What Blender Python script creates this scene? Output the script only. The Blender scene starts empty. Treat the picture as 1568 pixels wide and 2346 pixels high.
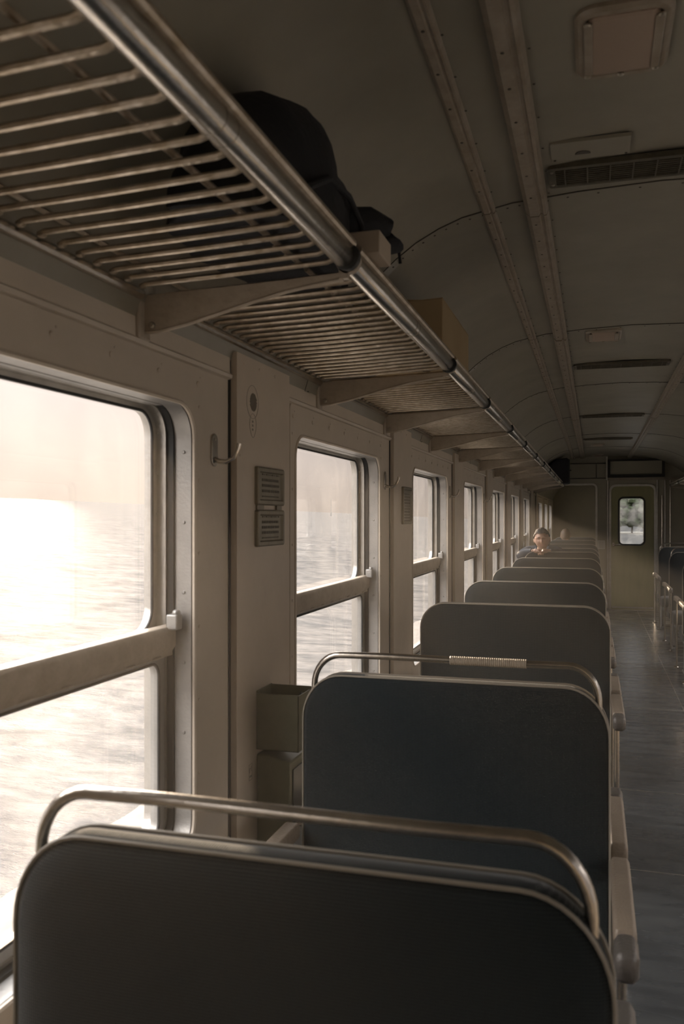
import bpy, bmesh, math, random
from mathutils import Vector, Matrix, noise
PI = math.pi
rnd = random.Random(7)
C = bpy.context.scene.collection
S = bpy.context.scene

# ------------------------------------------------------------------ camera, sky, sun, exposure
H = 1.60                                   # eye height above the carriage floor
cam = bpy.data.objects.new('camera', bpy.data.cameras.new('camera'))
C.objects.link(cam); S.camera = cam
cam.location = (0, 0, H)
cam.rotation_euler = (PI/2, 0, math.radians(16.4))
cam.data.sensor_fit = 'VERTICAL'; cam.data.sensor_height = 36
cam.data.lens = 1960*36/2346
cam.data.shift_y = 13/2346
cam.data.clip_start = .02; cam.data.clip_end = 6000
cam.data.dof.use_dof = True; cam.data.dof.focus_distance = 6.0; cam.data.dof.aperture_fstop = 6.0

S.view_settings.view_transform = 'Standard'; S.view_settings.look = 'None'
S.view_settings.gamma = 1; S.view_settings.use_curve_mapping = False
S.view_settings.exposure = 0.95

SUN_AZ = math.radians(36.0)                # left of the carriage axis
SUN_EL = math.radians(14)
sun_dir = Vector((-math.sin(SUN_AZ)*math.cos(SUN_EL), math.cos(SUN_AZ)*math.cos(SUN_EL), math.sin(SUN_EL)))
sun = bpy.data.objects.new('sun', bpy.data.lights.new('sun', 'SUN')); C.objects.link(sun)
sun.data.energy = 5.0; sun.data.color = (1.0, .78, .56); sun.data.angle = math.radians(1.2)
sun.rotation_euler = sun_dir.to_track_quat('Z', 'Y').to_euler()

w = bpy.data.worlds.new('sky'); S.world = w; w.use_nodes = True
nt = w.node_tree; nt.nodes.clear()
N = nt.nodes.new; L = nt.links.new
out = N('ShaderNodeOutputWorld'); bg = N('ShaderNodeBackground')
tc = N('ShaderNodeTexCoord'); sep = N('ShaderNodeSeparateXYZ')
L(tc.outputs['Generated'], sep.inputs[0])
cr = N('ShaderNodeValToRGB'); L(sep.outputs['Z'], cr.inputs[0])
e = cr.color_ramp.elements
e[0].position = 0.0; e[0].color = (.395, .335, .298, 1)
e[1].position = 1.0; e[1].color = (4.8, 4.9, 5.2, 1)
m_ = e.new(.08); m_.color = (.415, .368, .355, 1)
m_ = e.new(.20); m_.color = (.45, .42, .45, 1)
m_ = e.new(.40); m_.color = (4.5, 4.2, 4.1, 1)
dot = N('ShaderNodeVectorMath'); dot.operation = 'DOT_PRODUCT'
L(tc.outputs['Generated'], dot.inputs[0]); dot.inputs[1].default_value = sun_dir
mx = N('ShaderNodeMath'); mx.operation = 'MAXIMUM'; L(dot.outputs['Value'], mx.inputs[0]); mx.inputs[1].default_value = 0
pw = N('ShaderNodeMath'); pw.operation = 'POWER'; L(mx.outputs[0], pw.inputs[0]); pw.inputs[1].default_value = 22
ml = N('ShaderNodeMath'); ml.operation = 'MULTIPLY'; L(pw.outputs[0], ml.inputs[0]); ml.inputs[1].default_value = .22
glow = N('ShaderNodeMixRGB'); glow.blend_type = 'ADD'; L(ml.outputs[0], glow.inputs[0])
L(cr.outputs[0], glow.inputs[1]); glow.inputs[2].default_value = (1.0, .80, .60, 1)
L(glow.outputs[0], bg.inputs['Color']); bg.inputs['Strength'].default_value = 1.0
L(bg.outputs[0], out.inputs[0])

# ------------------------------------------------------------------ helpers
def tag(o, label=None, cat=None, group=None, kind=None):
    if label: o['label'] = label
    if cat: o['category'] = cat
    if group: o['group'] = group
    if kind: o['kind'] = kind
    return o

def empty(name, loc=(0, 0, 0), rz=0, label=None, cat=None, group=None):
    o = bpy.data.objects.new(name, None); C.objects.link(o)
    o.location = loc; o.rotation_euler = (0, 0, rz); o.empty_display_size = .1
    return tag(o, label, cat, group)

class MB:
    def __init__(s): s.v = []; s.f = []; s.m = []; s.mi = 0
    def add(s, vs, fs, M=None):
        b = len(s.v)
        for p in vs:
            p = Vector(p)
            s.v.append(M @ p if M else p)
        for f in fs: s.f.append(tuple(i+b for i in f)); s.m.append(s.mi)
        return s
    def box(s, x0, x1, y0, y1, z0, z1, M=None):
        vs = [(x, y, z) for x in (x0, x1) for y in (y0, y1) for z in (z0, z1)]
        return s.add(vs, [(0, 1, 3, 2), (4, 6, 7, 5), (0, 4, 5, 1), (2, 3, 7, 6), (0, 2, 6, 4), (1, 5, 7, 3)], M)
    def prism(s, pts, t0, t1, ax='y', M=None):
        """closed 2D outline swept along an axis. ax y: (x,z); x: (y,z); z: (x,y)"""
        def P(p, t):
            return {'y': (p[0], t, p[1]), 'x': (t, p[0], p[1]), 'z': (p[0], p[1], t)}[ax]
        n = len(pts)
        vs = [P(p, t0) for p in pts] + [P(p, t1) for p in pts]
        fs = [(i, (i+1) % n, n+(i+1) % n, n+i) for i in range(n)] + [tuple(range(n))[::-1], tuple(range(n, 2*n))]
        return s.add(vs, fs, M)
    def loops(s, loops, cap=True, close=False, M=None):
        n = len(loops[0]); vs = [p for l in loops for p in l]; fs = []
        k = len(loops)
        for j in range(k if close else k-1):
            a = j*n; b = ((j+1) % k)*n
            for i in range(n): fs.append((a+i, a+(i+1) % n, b+(i+1) % n, b+i))
        if cap and not close:
            fs.append(tuple(range(n))[::-1]); fs.append(tuple(range((k-1)*n, k*n)))
        return s.add(vs, fs, M)
    def tube(s, path, r, n=10, closed=False, M=None):
        path = [Vector(p) for p in path]; k = len(path); lp = []
        up = None
        for i, p in enumerate(path):
            if closed: t = path[(i+1) % k]-path[i-1]
            else: t = path[min(i+1, k-1)]-path[max(i-1, 0)]
            t.normalize()
            if up is None:
                up = Vector((0, 0, 1)) if abs(t.z) < .9 else Vector((1, 0, 0))
            a = up - t*up.dot(t)
            if a.length < 1e-5: a = Vector((0, 1, 0)) - t*t.y
            a.normalize(); up = a; b = t.cross(a)
            rr = r[i] if isinstance(r, (list, tuple)) else r
            lp.append([p+a*rr*math.cos(2*PI*j/n)+b*rr*math.sin(2*PI*j/n) for j in range(n)])
        return s.loops(lp, cap=not closed, close=closed, M=M)
    def ball(s, c, r, nu=12, nv=8, M=None):
        if not isinstance(r, (tuple, list)): r = (r, r, r)
        vs = [(c[0], c[1], c[2]+r[2])]
        for j in range(1, nv):
            t = PI*j/nv
            for i in range(nu):
                a = 2*PI*i/nu
                vs.append((c[0]+r[0]*math.sin(t)*math.cos(a), c[1]+r[1]*math.sin(t)*math.sin(a), c[2]+r[2]*math.cos(t)))
        vs.append((c[0], c[1], c[2]-r[2])); fs = []
        for i in range(nu): fs.append((0, 1+i, 1+(i+1) % nu))
        for j in range(nv-2):
            for i in range(nu):
                a = 1+j*nu; fs.append((a+i, a+nu+i, a+nu+(i+1) % nu, a+(i+1) % nu))
        e = len(vs)-1; a = 1+(nv-2)*nu
        for i in range(nu): fs.append((e, a+(i+1) % nu, a+i))
        return s.add(vs, fs, M)
    def disc(s, c, axis, r, h, n=10):
        c = Vector(c); a = Vector(axis).normalized()
        return s.tube([c, c+a*h*.6, c+a*h], [r, r, r*.6], n)
    def build(s, name, mats, parent=None, smooth=True, bevel=0, bseg=2, angle=35, kind=None):
        me = bpy.data.meshes.new(name)
        me.from_pydata([tuple(v) for v in s.v], [], s.f)
        if not isinstance(mats, (list, tuple)): mats = [mats]
        for m in mats: me.materials.append(m)
        for p, mi in zip(me.polygons, s.m): p.material_index = min(mi, len(mats)-1)
        bm = bmesh.new(); bm.from_mesh(me)
        bmesh.ops.recalc_face_normals(bm, faces=bm.faces)
        if smooth:
            ca = math.radians(angle)
            for f in bm.faces: f.smooth = True
            for ed in bm.edges:
                if len(ed.link_faces) == 2 and ed.calc_face_angle(0) > ca: ed.smooth = False
        bm.to_mesh(me); bm.free()
        o = bpy.data.objects.new(name, me); C.objects.link(o)
        if bevel:
            b = o.modifiers.new('bevel', 'BEVEL'); b.width = bevel; b.segments = bseg
            b.limit_method = 'ANGLE'; b.angle_limit = math.radians(40)
            if hasattr(b, 'harden_normals'): b.harden_normals = False
        if parent: o.parent = parent
        if kind: o['kind'] = kind
        return o

def rrect(x0, x1, y0, y1, r, n=6):
    pts = []
    rs = r if isinstance(r, (tuple, list)) else (r,)*4      # order: (x1,y1) (x0,y1) (x0,y0) (x1,y0)
    for (cx, cy, sx, sy, a0, rr) in ((x1, y1, -1, -1, 0, rs[0]), (x0, y1, 1, -1, 90, rs[1]), (x0, y0, 1, 1, 180, rs[2]), (x1, y0, -1, 1, 270, rs[3])):
        for k in range(n+1):
            a = math.radians(a0+90*k/n)
            pts.append((cx+sx*rr+rr*math.cos(a), cy+sy*rr+rr*math.sin(a)))
    return pts

def inset(pts, d):
    n = len(pts); o = []
    for i in range(n):
        p, q, r = Vector(pts[i-1]), Vector(pts[i]), Vector(pts[(i+1) % n])
        e1 = (q-p); e2 = (r-q)
        if e1.length < 1e-7: e1 = e2
        if e2.length < 1e-7: e2 = e1
        t = (e1.normalized()+e2.normalized()).normalized()
        nn = Vector((-t.y, t.x)); o.append((q.x+nn.x*d, q.y+nn.y*d))
    return o

def shrink(pts, d):
    if d <= .03: return inset(pts, d)
    q = inset(pts, .03); x0 = min(p[0] for p in q); x1 = max(p[0] for p in q); y0 = min(p[1] for p in q); y1 = max(p[1] for p in q)
    cx, cy = (x0+x1)/2, (y0+y1)/2; e = d-.03; sx = 1-2*e/(x1-x0); sy = 1-2*e/(y1-y0)
    return [(cx+(p[0]-cx)*sx, cy+(p[1]-cy)*sy) for p in q]

def plate(outer, inner_loops, t0, t1, ax='x'):
    """flat plate with holes; returns MB. outline coordinates as in prism"""
    def P(p, t): return {'y': (p[0], t, p[1]), 'x': (t, p[0], p[1]), 'z': (p[0], p[1], t)}[ax]
    bm = bmesh.new()
    loops = [outer]+inner_loops; es = []
    for lp in loops:
        vs = [bm.verts.new((p[0], p[1], 0)) for p in lp]
        for i in range(len(vs)): es.append(bm.edges.new((vs[i], vs[(i+1) % len(vs)])))
    bmesh.ops.triangle_fill(bm, edges=es, use_beauty=True)
    bm.verts.index_update()
    V2 = [(v.co.x, v.co.y) for v in bm.verts]; F = [tuple(v.index for v in f.verts) for f in bm.faces]
    bm.free()
    mb = MB(); mb.add([P(p, t0) for p in V2], F); mb.add([P(p, t1) for p in V2], [f[::-1] for f in F])
    for lp in loops:
        n = len(lp)
        mb.add([P(p, t0) for p in lp]+[P(p, t1) for p in lp], [(i, (i+1) % n, n+(i+1) % n, n+i) for i in range(n)])
    return mb

def copy_tree(o, parent=None):
    c = o.copy(); C.objects.link(c); c.parent = parent
    for ch in KIDS.get(o.name, []): 
        k = copy_tree(ch, c)
    return c
KIDS = {}
def scan():
    KIDS.clear()
    for o in C.objects:
        if o.parent: KIDS.setdefault(o.parent.name, []).append(o)

# ------------------------------------------------------------------ materials
def mat(name, col, rough=.5, metal=0, bump=0, bscale=60, var=0, vscale=4, spec=.5, coat=0, sheen=0, stretch=(1, 1, 1), col2=None):
    m = bpy.data.materials.new(name); m.use_nodes = True
    t = m.node_tree; b = t.nodes['Principled BSDF']; n = t.nodes.new; l = t.links.new
    b.inputs['Base Color'].default_value = (*col, 1); b.inputs['Roughness'].default_value = rough
    b.inputs['Metallic'].default_value = metal; b.inputs['Specular IOR Level'].default_value = spec
    b.inputs['Coat Weight'].default_value = coat; b.inputs['Coat Roughness'].default_value = .25
    b.inputs['Sheen Weight'].default_value = sheen
    tcn = n('ShaderNodeTexCoord'); mp = n('ShaderNodeMapping'); mp.inputs['Scale'].default_value = stretch
    l(tcn.outputs['Object'], mp.inputs[0])
    if var or col2:
        no = n('ShaderNodeTexNoise'); no.inputs['Scale'].default_value = vscale; no.inputs['Detail'].default_value = 6
        no.inputs['Roughness'].default_value = .65
        l(mp.outputs[0], no.inputs['Vector'])
        r = n('ShaderNodeValToRGB'); l(no.outputs['Fac'], r.inputs[0])
        r.color_ramp.elements[0].position = .3; r.color_ramp.elements[1].position = .7
        c2 = col2 or tuple(c*(1-var) for c in col)
        r.color_ramp.elements[0].color = (*c2, 1); r.color_ramp.elements[1].color = (*col, 1)
        l(r.outputs[0], b.inputs['Base Color'])
        rr = n('ShaderNodeMapRange'); l(no.outputs['Fac'], rr.inputs[0])
        rr.inputs['To Min'].default_value = min(1, rough*1.25); rr.inputs['To Max'].default_value = rough*.8
        l(rr.outputs[0], b.inputs['Roughness'])
    if bump:
        nb = n('ShaderNodeTexNoise'); nb.inputs['Scale'].default_value = bscale; nb.inputs['Detail'].default_value = 3
        l(mp.outputs[0], nb.inputs['Vector'])
        bp = n('ShaderNodeBump'); bp.inputs['Strength'].default_value = bump; bp.inputs['Distance'].default_value = .01
        l(nb.outputs['Fac'], bp.inputs['Height']); l(bp.outputs[0], b.inputs['Normal'])
    return m

M_wall = mat('wall_paint', (.66, .58, .48), .42, bump=.12, bscale=35, var=.12, vscale=3)
M_pillar = mat('pillar_paint', (.66, .57, .465), .36, bump=.10, bscale=45, var=.10, vscale=5)
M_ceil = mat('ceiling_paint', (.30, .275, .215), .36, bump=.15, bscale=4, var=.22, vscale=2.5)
M_trim = mat('trim_paint', (.36, .31, .245), .34, bump=.15, bscale=30, col2=(.25, .20, .14), vscale=14)
M_endw = mat('end_wall_paint', (.36, .33, .24), .45, bump=.1, bscale=20, var=.15)
M_door = mat('door_paint', (.36, .34, .16), .5, bump=.1, bscale=25, var=.18, stretch=(3, 3, .6))
M_alu = mat('aluminium', (.66, .64, .60), .34, metal=.9, bump=.1, bscale=90, var=.25, vscale=12)
M_jamb = mat('galvanised_jamb', (.45, .44, .42), .42, metal=.55, bump=.1, bscale=120, var=.25, vscale=9)
M_chrome = mat('worn_chrome', (.66, .62, .56), .24, metal=1, bump=.05, bscale=60, var=.25, vscale=20)
M_rack = mat('rack_metal', (.60, .53, .44), .34, metal=.85, bump=.15, bscale=80, col2=(.36, .29, .20), vscale=30)
M_brk = mat('bracket_paint', (.47, .41, .33), .4, bump=.2, bscale=50, col2=(.36, .30, .23), vscale=18)
M_rub = mat('black_rubber', (.02, .022, .022), .55)
M_dark = mat('dark_gap', (.025, .024, .02), .8)
M_screw = mat('screw_metal', (.42, .38, .31), .35, metal=.8)
M_grime = mat('grimy_screw', (.07, .06, .045), .6)
M_pad = mat('armrest_vinyl', (.27, .22, .17), .38, bump=.25, bscale=140, var=.15, vscale=9)
M_padcap = mat('armrest_cap', (.10, .09, .08), .4, bump=.2, bscale=140)
M_pipe = mat('seat_piping', (.30, .27, .22), .5, sheen=.3)
M_base = mat('seat_base_grey', (.16, .165, .16), .45, var=.2)
M_black = mat('black_cloth', (.012, .013, .016), .8, bump=.3, bscale=60)
M_card = mat('cardboard', (.34, .25, .135), .75, bump=.1, bscale=50, var=.12)
M_beige = mat('beige_card', (.50, .42, .33), .7, var=.1)
M_vent = mat('vent_metal', (.15, .13, .09), .5, metal=.4, col2=(.07, .06, .04), vscale=20)
M_plaq = mat('plaque_metal', (.30, .27, .205), .38, metal=.5, bump=.1, bscale=60, var=.2, vscale=20)
M_plaqd = mat('plaque_text', (.13, .115, .085), .5)
M_paper = mat('notice_paper', (.55, .55, .52), .7)
M_stick = mat('sticker_grey', (.30, .27, .22), .6)
M_skin = mat('skin', (.36, .21, .145), .5, bump=.05, bscale=60)
M_hair = mat('hair', (.014, .011, .010), .75, bump=.5, bscale=200, stretch=(1, 1, .2))
M_jack = mat('navy_jacket', (.014, .020, .030), .7, bump=.3, bscale=40)
M_trou = mat('dark_trousers', (.03, .03, .035), .8)
M_lens = mat('lamp_lens', (.42, .32, .24), .4, bump=.5, bscale=300, stretch=(1, 4, 1))
M_con = mat('concrete', (.12, .11, .10), .85, bump=.6, bscale=3, var=.35, vscale=1.2)
M_box = mat('green_box_paint', (.20, .195, .125), .45, bump=.1, bscale=50, var=.2, vscale=8)
M_leaf = mat('far_leaves', (.10, .12, .05), .9, bump=1, bscale=1, var=.5, vscale=.6)
M_trunk = mat('far_trunk', (.12, .09, .06), .9)
M_sand = mat('far_shore', (.45, .40, .32), .9, var=.3, vscale=.1)

# upholstery: woven dark blue-green cloth
M_fab = bpy.data.materials.new('woven_upholstery'); M_fab.use_nodes = True
t = M_fab.node_tree; b = t.nodes['Principled BSDF']; n = t.nodes.new; l = t.links.new
tcn = n('ShaderNodeTexCoord')
wv1 = n('ShaderNodeTexWave'); wv1.bands_direction = 'X'; wv1.inputs['Scale'].default_value = 75; wv1.inputs['Distortion'].default_value = 1.2; wv1.inputs['Detail Scale'].default_value = 6
wv2 = n('ShaderNodeTexWave'); wv2.bands_direction = 'Z'; wv2.inputs['Scale'].default_value = 75; wv2.inputs['Distortion'].default_value = 1.2; wv2.inputs['Detail Scale'].default_value = 6
l(tcn.outputs['Object'], wv1.inputs[0]); l(tcn.outputs['Object'], wv2.inputs[0])
mm = n('ShaderNodeMath'); mm.operation = 'MULTIPLY'; l(wv1.outputs['Fac'], mm.inputs[0]); l(wv2.outputs['Fac'], mm.inputs[1])
rp = n('ShaderNodeValToRGB'); l(mm.outputs[0], rp.inputs[0])
rp.color_ramp.elements[0].color = (.009, .015, .018, 1); rp.color_ramp.elements[1].color = (.034, .043, .044, 1)
l(rp.outputs[0], b.inputs['Base Color']); b.inputs['Roughness'].default_value = .85
b.inputs['Sheen Weight'].default_value = .22; b.inputs['Sheen Roughness'].default_value = .4; b.inputs['Specular IOR Level'].default_value = .25
bp = n('ShaderNodeBump'); bp.inputs['Strength'].default_value = .5; bp.inputs['Distance'].default_value = .003
l(mm.outputs[0], bp.inputs['Height']); l(bp.outputs[0], b.inputs['Normal'])

# thin window glass: lets light through, weak mirror reflection, a little dirt
def glass_mat(name, tint=(.95, .95, .93), dirt=.03):
    m = bpy.data.materials.new(name); m.use_nodes = True
    t = m.node_tree; t.nodes.clear(); n = t.nodes.new; l = t.links.new
    o = n('ShaderNodeOutputMaterial'); tr = n('ShaderNodeBsdfTransparent'); tr.inputs[0].default_value = (*tint, 1)
    gl = n('ShaderNodeBsdfGlossy'); gl.inputs['Roughness'].default_value = .02
    df = n('ShaderNodeBsdfTranslucent'); df.inputs[0].default_value = (.8, .75, .68, 1)
    lw = n('ShaderNodeLayerWeight'); lw.inputs['Blend'].default_value = .5
    p5 = n('ShaderNodeMath'); p5.operation = 'POWER'; l(lw.outputs['Facing'], p5.inputs[0]); p5.inputs[1].default_value = 5
    fr = n('ShaderNodeMapRange'); l(p5.outputs[0], fr.inputs[0]); fr.inputs['To Min'].default_value = .035; fr.inputs['To Max'].default_value = .7
    mx1 = n('ShaderNodeMixShader'); mx2 = n('ShaderNodeMixShader')
    l(fr.outputs[0], mx1.inputs[0]); l(tr.outputs[0], mx1.inputs[1]); l(gl.outputs[0], mx1.inputs[2])
    no = n('ShaderNodeTexNoise'); no.inputs['Scale'].default_value = 5; no.inputs['Detail'].default_value = 8
    tc_ = n('ShaderNodeTexCoord'); l(tc_.outputs['Object'], no.inputs['Vector'])
    mr = n('ShaderNodeMapRange'); l(no.outputs['Fac'], mr.inputs[0]); mr.inputs['From Min'].default_value = .35; mr.inputs['From Max'].default_value = .75
    mr.inputs['To Min'].default_value = 0; mr.inputs['To Max'].default_value = dirt
    l(mr.outputs[0], mx2.inputs[0]); l(mx1.outputs[0], mx2.inputs[1]); l(df.outputs[0], mx2.inputs[2])
    l(mx2.outputs[0], o.inputs[0]); return m
M_glass = glass_mat('window_glass', (.97, .96, .94), .03)
M_dglass = glass_mat('door_glass', (.50, .52, .53), .30)

# floor linoleum with seams
M_floor = bpy.data.materials.new('floor_linoleum'); M_floor.use_nodes = True
t = M_floor.node_tree; b = t.nodes['Principled BSDF']; n = t.nodes.new; l = t.links.new
tcn = n('ShaderNodeTexCoord'); sp = n('ShaderNodeSeparateXYZ'); l(tcn.outputs['Object'], sp.inputs[0])
no = n('ShaderNodeTexNoise'); no.inputs['Scale'].default_value = 3; no.inputs['Detail'].default_value = 8
mp = n('ShaderNodeMapping'); mp.inputs['Scale'].default_value = (1, 4, 1); l(tcn.outputs['Object'], mp.inputs[0]); l(mp.outputs[0], no.inputs['Vector'])
rp = n('ShaderNodeValToRGB'); l(no.outputs['Fac'], rp.inputs[0]); rp.color_ramp.elements[0].position = .3; rp.color_ramp.elements[1].position = .75
rp.color_ramp.elements[0].color = (.032, .036, .040, 1); rp.color_ramp.elements[1].color = (.075, .080, .084, 1)
l(rp.outputs[0], b.inputs['Base Color'])
mr = n('ShaderNodeMapRange'); l(no.outputs['Fac'], mr.inputs[0]); mr.inputs['To Min'].default_value = .36; mr.inputs['To Max'].default_value = .18
b.inputs['Coat Weight'].default_value = .4; b.inputs['Coat Roughness'].default_value = .3
l(mr.outputs[0], b.inputs['Roughness'])
bp = n('ShaderNodeBump'); bp.inputs['Strength'].default_value = .35; bp.inputs['Distance'].default_value = .012
mp2 = n('ShaderNodeMapping'); mp2.inputs['Scale'].default_value = (.8, 5, 1); l(tcn.outputs['Object'], mp2.inputs[0])
no2 = n('ShaderNodeTexNoise'); no2.inputs['Scale'].default_value = 2.2; no2.inputs['Detail'].default_value = 4; l(mp2.outputs[0], no2.inputs['Vector'])
l(no2.outputs['Fac'], bp.inputs['Height']); l(bp.outputs[0], b.inputs['Normal'])

# sea
M_sea = bpy.data.materials.new('sea_water'); M_sea.use_nodes = True
t = M_sea.node_tree; b = t.nodes['Principled BSDF']; n = t.nodes.new; l = t.links.new
b.inputs['Base Color'].default_value = (.16, .165, .165, 1); b.inputs['Roughness'].default_value = .09
tcn = n('ShaderNodeTexCoord')
def wave(scale, stretch, rot, det):
    mp = n('ShaderNodeMapping'); mp.inputs['Scale'].default_value = stretch; mp.inputs['Rotation'].default_value = (0, 0, rot)
    l(tcn.outputs['Object'], mp.inputs[0])
    no = n('ShaderNodeTexNoise'); no.inputs['Scale'].default_value = scale; no.inputs['Detail'].default_value = det; no.inputs['Roughness'].default_value = .6
    l(mp.outputs[0], no.inputs['Vector']); return no
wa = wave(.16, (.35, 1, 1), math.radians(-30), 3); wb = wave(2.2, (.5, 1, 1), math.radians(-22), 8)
b1 = n('ShaderNodeBump'); b1.inputs['Strength'].default_value = 1; b1.inputs['Distance'].default_value = .35
b2 = n('ShaderNodeBump'); b2.inputs['Strength'].default_value = 1; b2.inputs['Distance'].default_value = .12
l(wa.outputs['Fac'], b1.inputs['Height']); l(wb.outputs['Fac'], b2.inputs['Height'])
l(b1.outputs[0], b2.inputs['Normal'])
t.nodes.remove(b)
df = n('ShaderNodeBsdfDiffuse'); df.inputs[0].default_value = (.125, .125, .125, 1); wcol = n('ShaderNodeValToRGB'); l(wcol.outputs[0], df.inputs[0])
wcol.color_ramp.elements[0].position = .40; wcol.color_ramp.elements[0].color = (.085, .084, .082, 1); wcol.color_ramp.elements[1].position = .60; wcol.color_ramp.elements[1].color = (.185, .172, .158, 1)  # light and shade of the ripples painted into the water colour as noise mottling
gs = n('ShaderNodeBsdfGlossy'); gs.inputs[0].default_value = (.045, .045, .045, 1); gs.inputs['Roughness'].default_value = .10
mxs = n('ShaderNodeMixShader'); mxs.inputs[0].default_value = .28
b3 = n('ShaderNodeBump'); b3.inputs['Strength'].default_value = 1; b3.inputs['Distance'].default_value = 1.6
b4 = n('ShaderNodeBump'); b4.inputs['Strength'].default_value = 1; b4.inputs['Distance'].default_value = .55
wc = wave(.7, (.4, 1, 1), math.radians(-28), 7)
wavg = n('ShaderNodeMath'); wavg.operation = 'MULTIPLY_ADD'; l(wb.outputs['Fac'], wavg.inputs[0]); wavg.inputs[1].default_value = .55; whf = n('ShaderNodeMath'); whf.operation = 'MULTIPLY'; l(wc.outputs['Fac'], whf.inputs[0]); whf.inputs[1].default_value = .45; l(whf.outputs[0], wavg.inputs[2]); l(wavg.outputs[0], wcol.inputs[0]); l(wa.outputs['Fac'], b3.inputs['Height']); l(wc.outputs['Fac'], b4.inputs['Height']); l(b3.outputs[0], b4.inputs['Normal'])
l(b4.outputs[0], df.inputs['Normal']); l(b2.outputs[0], gs.inputs['Normal'])
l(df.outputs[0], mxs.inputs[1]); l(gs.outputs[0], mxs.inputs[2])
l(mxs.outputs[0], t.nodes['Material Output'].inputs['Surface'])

# ------------------------------------------------------------------ dimensions of the carriage
XL, XR = -1.0, 1.75            # inner faces of the side walls
Y0, YP, YE = -3.0, 15.6, 22.6  # back wall, partition with the door, end of the far compartment
ZC = H+1.07
def z(r): return H+r

WINS = [-1.2+2*k for k in range(8)]                 # left edge of each opening
WINS_FAR = [16.35, 18.35, 20.35]
WW, WT, WB = 1.22, z(.29), z(-.86)

# ------------------------------------------------------------------ sea, embankment
gx, gy = -.0450, -.0064
def sea_z(x, y): return H-4.7+gx*x+gy*y
mb = MB(); R_ = 3500
mb.add([(x, y, sea_z(x, y)) for x, y in ((-R_, -R_), (R_, -R_), (R_, R_), (-R_, R_))], [(0, 1, 2, 3)])
wd_ = Vector((math.sin(math.radians(-28)), math.cos(math.radians(-28)), 0)); wc_ = Vector((wd_.y, -wd_.x, 0))
def wave_h(x, y, d):
    a = x*wc_.x+y*wc_.y; b_ = x*wd_.x+y*wd_.y
    h = 0
    for s_, amp, st, lim in ((.16, .26, .45, 900), (.42, .13, .42, 260), (1.15, .060, .5, 90), (2.9, .024, .6, 40)):
        if d < lim: h += amp*(.45-abs(noise.noise(Vector((a*s_*st+s_*31, b_*s_, s_*7.3)))))*min(1, (lim-d)/(lim*.4))
    return h
NA, NR = 460, 520; V = []; F = []
for i in range(NR):
    d = 5.5*(700/5.5)**(i/(NR-1))
    for j in range(NA):
        a = math.radians(-80+84*j/(NA-1)); x, y = d*math.sin(a), d*math.cos(a)
        x2 = min(x, 3); fade = min(1, i/6, (NR-1-i)/20)
        V.append((x, y, sea_z(x, y)+fade*(wave_h(x, y, d)+.28)-.05*(1-fade)))
for i in range(NR-1):
    for j in range(NA-1): F.append((i*NA+j, i*NA+j+1, (i+1)*NA+j+1, (i+1)*NA+j))
mb.add(V, F)
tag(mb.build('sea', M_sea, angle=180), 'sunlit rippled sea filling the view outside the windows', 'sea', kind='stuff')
mb = MB()
ys = [-20+4*i for i in range(40)]
prof = [(-1.9, -3.0), (-3.2, -3.1), (-6.4, -4.15), (-6.9, -4.2), (-7.1, -4.9)]
lp = []
for y in ys:
    lp.append([(x+(.1*noise.noise(Vector((x, y*.3, 0))) if i > 1 else 0), y, z(dz)+.06*noise.noise(Vector((x*2, y*.7, 3)))) for i, (x, dz) in enumerate(prof)])
n_ = len(prof)
mb.add([p for q in lp for p in q], [(j*n_+i, j*n_+i+1, (j+1)*n_+i+1, (j+1)*n_+i) for j in range(len(ys)-1) for i in range(n_-1)])
tag(mb.build('embankment', M_con), kind='structure')

# ------------------------------------------------------------------ floor and ceiling
mb = MB(); mb.box(XL-.12, XR+.12, Y0, YE, -.08, 0)
tag(mb.build('floor', M_floor, smooth=False), kind='structure')
mb = MB()
for y in (4.1, 5.3, 7.6, 9.9, 12.2, 14.5): mb.box(.02, .98, y, y+.006, 0, .0015)
mb.box(.715, .722, 4, 15.5, 0, .0012)
tag(mb.build('trim_1', M_alu, smooth=False), kind='structure')

prof_l = [(-.18, 1.06), (-.26, 1.055), (-.34, 1.04), (-.43, 1.022), (-.51, .992), (-.59, .95), (-.66, .90), (-.73, .838), (-.80, .765), (-.87, .682), (-.93, .60), (-.975, .52), (-1.0, .44)]
XC = .21
def right_prof(p):
    x, zz = p; s = (XR-.60)/(1.0-.18)
    return (.60+(-.18-x)*s, zz)
cprof = [(x, z(q)) for x, q in prof_l[::-1]] + [(-.05, z(1.07)), (.21, z(1.078)), (.47, z(1.07))] + [(right_prof(p)[0], z(p[1])) for p in prof_l]
SEAMS = [.78+2.13*k for k in range(-1, 7)]
mb = MB()
def ceil_z(x):
    for (a, b_) in zip(cprof, cprof[1:]):
        if a[0] <= x <= b_[0]: return a[1]+(b_[1]-a[1])*(x-a[0])/(b_[0]-a[0]+1e-9)
    return z(.44)
for (ya, yb) in [(Y0, YP)]+[(YP, YE)]:
    pr = cprof if yb == YP else [p for p in cprof if p[0] <= .4]+[(.4, z(1.07))]
    n_ = len(pr); V = [(x, y, q) for y in (ya, yb) for x, q in pr]+[(x, y, q+.06) for y in (ya, yb) for x, q in pr]
    F = []
    for i in range(n_-1): F += [(i, i+1, n_+i+1, n_+i), (2*n_+i, 3*n_+i, 3*n_+i+1, 2*n_+i+1)]
    mb.add(V, F)
tag(mb.build('ceiling', M_ceil, angle=50), kind='structure')
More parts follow.
